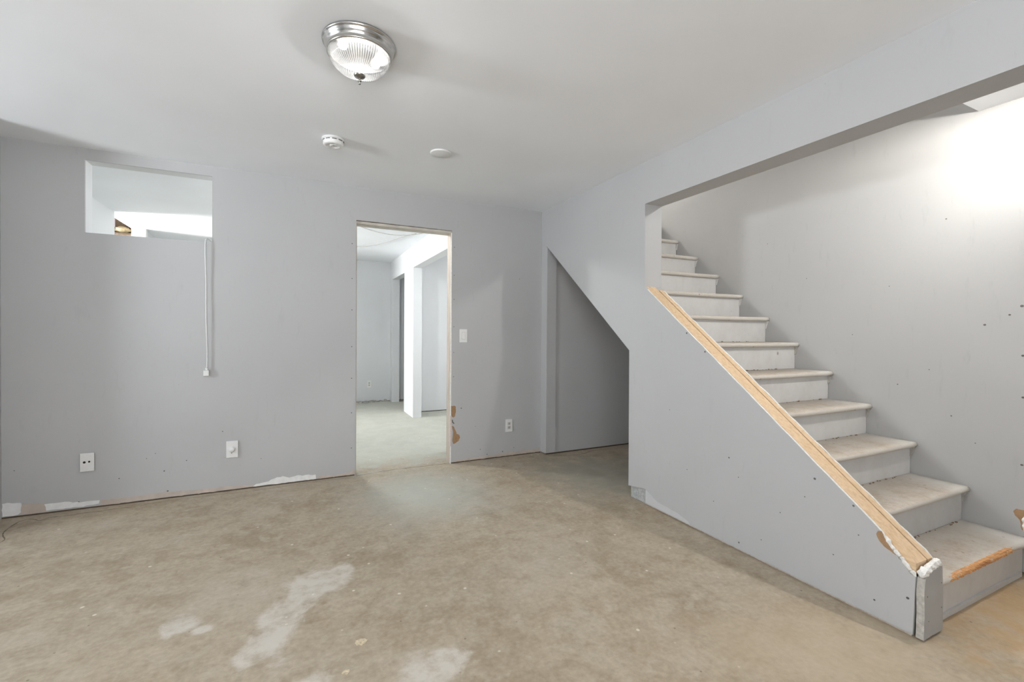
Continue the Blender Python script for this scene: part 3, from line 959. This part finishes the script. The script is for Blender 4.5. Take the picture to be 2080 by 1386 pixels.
# smoke detector
det = empty('smoke_detector', (0.200, 3.032, H), 'round white smoke detector with dark side slots on the ceiling', 'smoke detector')
c = (0.200, 3.032, H)
lathe('base_plate', [(0.01, -0.0005), (0.068, -0.0005), (0.069, -0.006), (0.066, -0.011), (0.01, -0.011)], c, PLASTIC, det, 48)
body = lathe('body', [(0.01, -0.0105), (0.0625, -0.0105), (0.0615, -0.020), (0.0605, -0.034), (0.057, -0.040), (0.052, -0.042), (0.036, -0.0425), (0.034, -0.0405), (0.01, -0.0405)], c, PLASTIC, det, 48)
for k in range(10):
    a0 = 2 * PI * k / 10 + 0.12
    bm = bmesh.new()
    rows = []
    for i in range(7):
        a = a0 + 0.42 * i / 6
        rows.append([bm.verts.new((c[0] + r * math.cos(a), c[1] + r * math.sin(a), H + z)) for r, z in ((0.0585, -0.0150), (0.0632, -0.0150), (0.0632, -0.0188), (0.0585, -0.0188))])
    for u, w in zip(rows[:-1], rows[1:]):
        for q in range(4):
            bm.faces.new((u[q], u[(q + 1) % 4], w[(q + 1) % 4], w[q]))
    bm.faces.new(rows[0])
    bm.faces.new(rows[-1])
    from_bm('vent_slot', bm, DARK, det)
lathe('test_button', [(0.001, -0.0400), (0.010, -0.0400), (0.010, -0.0440), (0.008, -0.0450), (0.001, -0.0450)], (c[0] - 0.012, c[1] - 0.008, H), PLASTIC, det, 24)
lathe('grille_ring', [(0.026, -0.0404), (0.030, -0.0404), (0.030, -0.0430), (0.026, -0.0430), (0.026, -0.0404)], (c[0] + 0.010, c[1] + 0.004, H), PLASTIC, det, 32, cap=False)
adopt(det)

# blank cover plate on the ceiling
cov = lathe('ceiling_cover_plate', [(0.001, 0.0), (0.070, 0.0), (0.0705, -0.004), (0.069, -0.008), (0.065, -0.0098), (0.012, -0.0105), (0.001, -0.0105)], (0, 0, 0), PLASTIC, None, 56)
cov.location = (0.864, 2.938, H - 0.0003)
cov['label'] = 'flat round white blank cover plate on the ceiling'
cov['category'] = 'cover plate'


# ------------------------------------------------------------------ wall plates
def plate_bm(w, h, t, x, z, y):
    bm = bmesh.new()
    bm_box(bm, x - w / 2, x + w / 2, y - t, y, z - h / 2, z + h / 2, 0.0025, 2)
    return bm


def cyl_y(name, x, z, y0, prof, mat, parent, seg=24):
    """lathe along -y from the wall: prof = (radius, outwards)"""
    bm = bmesh.new()
    lathe_bm(bm, prof, (0, 0, 0), seg)
    for v in bm.verts:
        v.co = Vector((x + v.co.x, y0 - v.co.z, z + v.co.y))
    return from_bm(name, bm, mat, parent, True)


# two-hole cable plate standing off the wall
p1 = empty('cable_plate', (-1.265, YB, 0.314), 'white wall plate with two dark round holes standing off the wall', 'wall plate')
from_bm('plate', plate_bm(0.074, 0.122, 0.006, -1.263, 0.314, YB - 0.009), PLASTIC, p1)
box('mounting_box', -1.302, -1.232, YB - 0.009, YB - 0.0003, 0.258, 0.370, DARK, p1)
for s in (-1, 1):
    cyl_y('jack_hole', -1.264 + s * 0.0125, 0.316 + s * 0.001, YB - 0.0148, [(0.001, 0.0), (0.0075 if s < 0 else 0.006, 0.0), (0.0075 if s < 0 else 0.006, 0.0008), (0.001, 0.0008)], DARK, p1, 16)
for s in (-1, 1):
    cyl_y('screw', -1.263, 0.314 + s * 0.048, YB - 0.0145, [(0.001, 0.0), (0.0032, 0.0), (0.0030, 0.0010), (0.001, 0.0012)], CORDM, p1, 12)
adopt(p1)

p2 = empty('dimmer_plate', (-0.438, YB, 0.312), 'white wall plate with a round protruding knob', 'wall plate')
from_bm('plate', plate_bm(0.076, 0.126, 0.006, -0.438, 0.312, YB - 0.0035), PLASTIC, p2)
box('mounting_box', -0.476, -0.404, YB - 0.0036, YB - 0.0003, 0.253, 0.371, DARK, p2)
cyl_y('knob', -0.440, 0.314, YB - 0.0094, [(0.001, 0.0), (0.0235, 0.0), (0.0235, 0.004), (0.0195, 0.007), (0.018, 0.022), (0.015, 0.0255), (0.001, 0.026)], PLASTIC, p2, 32)
cyl_y('screw', -0.441, 0.285, YB - 0.0094, [(0.001, 0.0), (0.003, 0.0), (0.003, 0.0010), (0.001, 0.0010)], DARK, p2, 12)
adopt(p2)

p3 = empty('light_switch', (1.3755, YB, 1.166), 'white rocker light switch on the wall beside the doorway', 'light switch')
from_bm('plate', plate_bm(0.074, 0.122, 0.006, 1.3755, 1.166, YB - 0.0002), PLASTIC, p3)
SHADEP = plain('rocker_recess', (0.60, 0.59, 0.57), 0.5, 0, 0.03)
box('rocker_frame', 1.3755 - 0.0175, 1.3755 + 0.0175, YB - 0.0072, YB - 0.0060, 1.166 - 0.034, 1.166 + 0.034, SHADEP, p3)
prism('rocker', [(YB - 0.0072, 1.134), (YB - 0.0125, 1.136), (YB - 0.0085, 1.166), (YB - 0.0080, 1.196), (YB - 0.0072, 1.198)], 'x', 1.3755 - 0.0145, 1.3755 + 0.0145, PLASTIC, p3)
adopt(p3)


def outlet(x, yface, z, label):
    r = empty('wall_outlet', (x, yface, z), label, 'outlet', 'white duplex wall outlets')
    from_bm('plate', plate_bm(0.072, 0.122, 0.006, x, z, yface - 0.0002), PLASTIC, r)
    for s in (-1, 1):
        rec = box('receptacle', x - 0.0165, x + 0.0165, yface - 0.0080, yface - 0.0062, z + s * 0.0185 - 0.014, z + s * 0.0185 + 0.014, SHADEP, r, 0.0006)
        for dx in (-0.006, 0.006):
            box('slot', x + dx - 0.0016, x + dx + 0.0016, yface - 0.0086, yface - 0.0079, z + s * 0.0185 - 0.003, z + s * 0.0185 + 0.008, DARK, rec)
        cyl_y('ground_hole', x, z + s * 0.0185 - 0.008, yface - 0.0079, [(0.0005, 0.0), (0.0028, 0.0), (0.0028, 0.0007), (0.0005, 0.0007)], DARK, rec, 10)
    adopt(r)
    return r


outlet(1.845, YB, 0.301, 'white duplex outlet low on the grey wall right of the doorway')
outlet(1.103, 7.945, 0.306, 'small white outlet on the far wall seen through the doorway')

# ------------------------------------------------------------------ cables
cord = empty('hanging_cable', (-0.6, YB - 0.02, 0.88), 'white cable hanging from the high window opening down the wall', 'cable')
tube('cable', [(-0.572, 3.99, 1.852), (-0.580, 3.95, 1.858), (-0.590, 3.925, 1.866), (-0.598, 3.905, 1.862), (-0.603, 3.898, 1.840), (-0.604, 3.897, 1.75), (-0.600, 3.902, 1.55), (-0.599, 3.900, 1.30), (-0.594, 3.903, 1.08), (-0.5935, 3.904, 0.95), (-0.596, 3.903, 0.925)], 0.0042, CORDM, cord)
plug = from_bm('plug', (lambda b_: (bm_box(b_, -0.615, -0.581, 3.893, 3.9195, 0.868, 0.908, 0.003), b_)[1])(bmesh.new()), PLASTIC, cord)
for k in range(4):
    box('grip_rib', -0.614, -0.582, 3.8915, 3.8932, 0.874 + k * 0.008, 0.8775 + k * 0.008, PLASTIC, plug)
box('strain_relief', -0.605, -0.589, 3.899, 3.913, 0.907, 0.925, PLASTIC, cord, 0.003)
adopt(cord)

w1 = tube('ceiling_wire', [(0.42, 4.85, 2.398), (0.62, 5.30, 2.385), (0.93, 5.42, 2.352), (1.17, 5.35, 2.345), (1.35, 5.20, 2.365), (1.451, 5.05, 2.390)], 0.0045, WIREM)
w1['label'] = 'dark grey wire sagging just inside the top of the doorway'
w1['category'] = 'wire'
w2 = tube('ceiling_wire', [(0.20, 6.9, 2.396), (0.55, 6.72, 2.388), (0.82, 6.55, 2.380), (1.02, 6.15, 2.375), (1.17, 5.70, 2.385), (1.30, 5.45, 2.397)], 0.004, WIREM)
w2['label'] = 'thin pale grey wire running along the next room\'s ceiling behind the darker wire'
w2['category'] = 'wire'
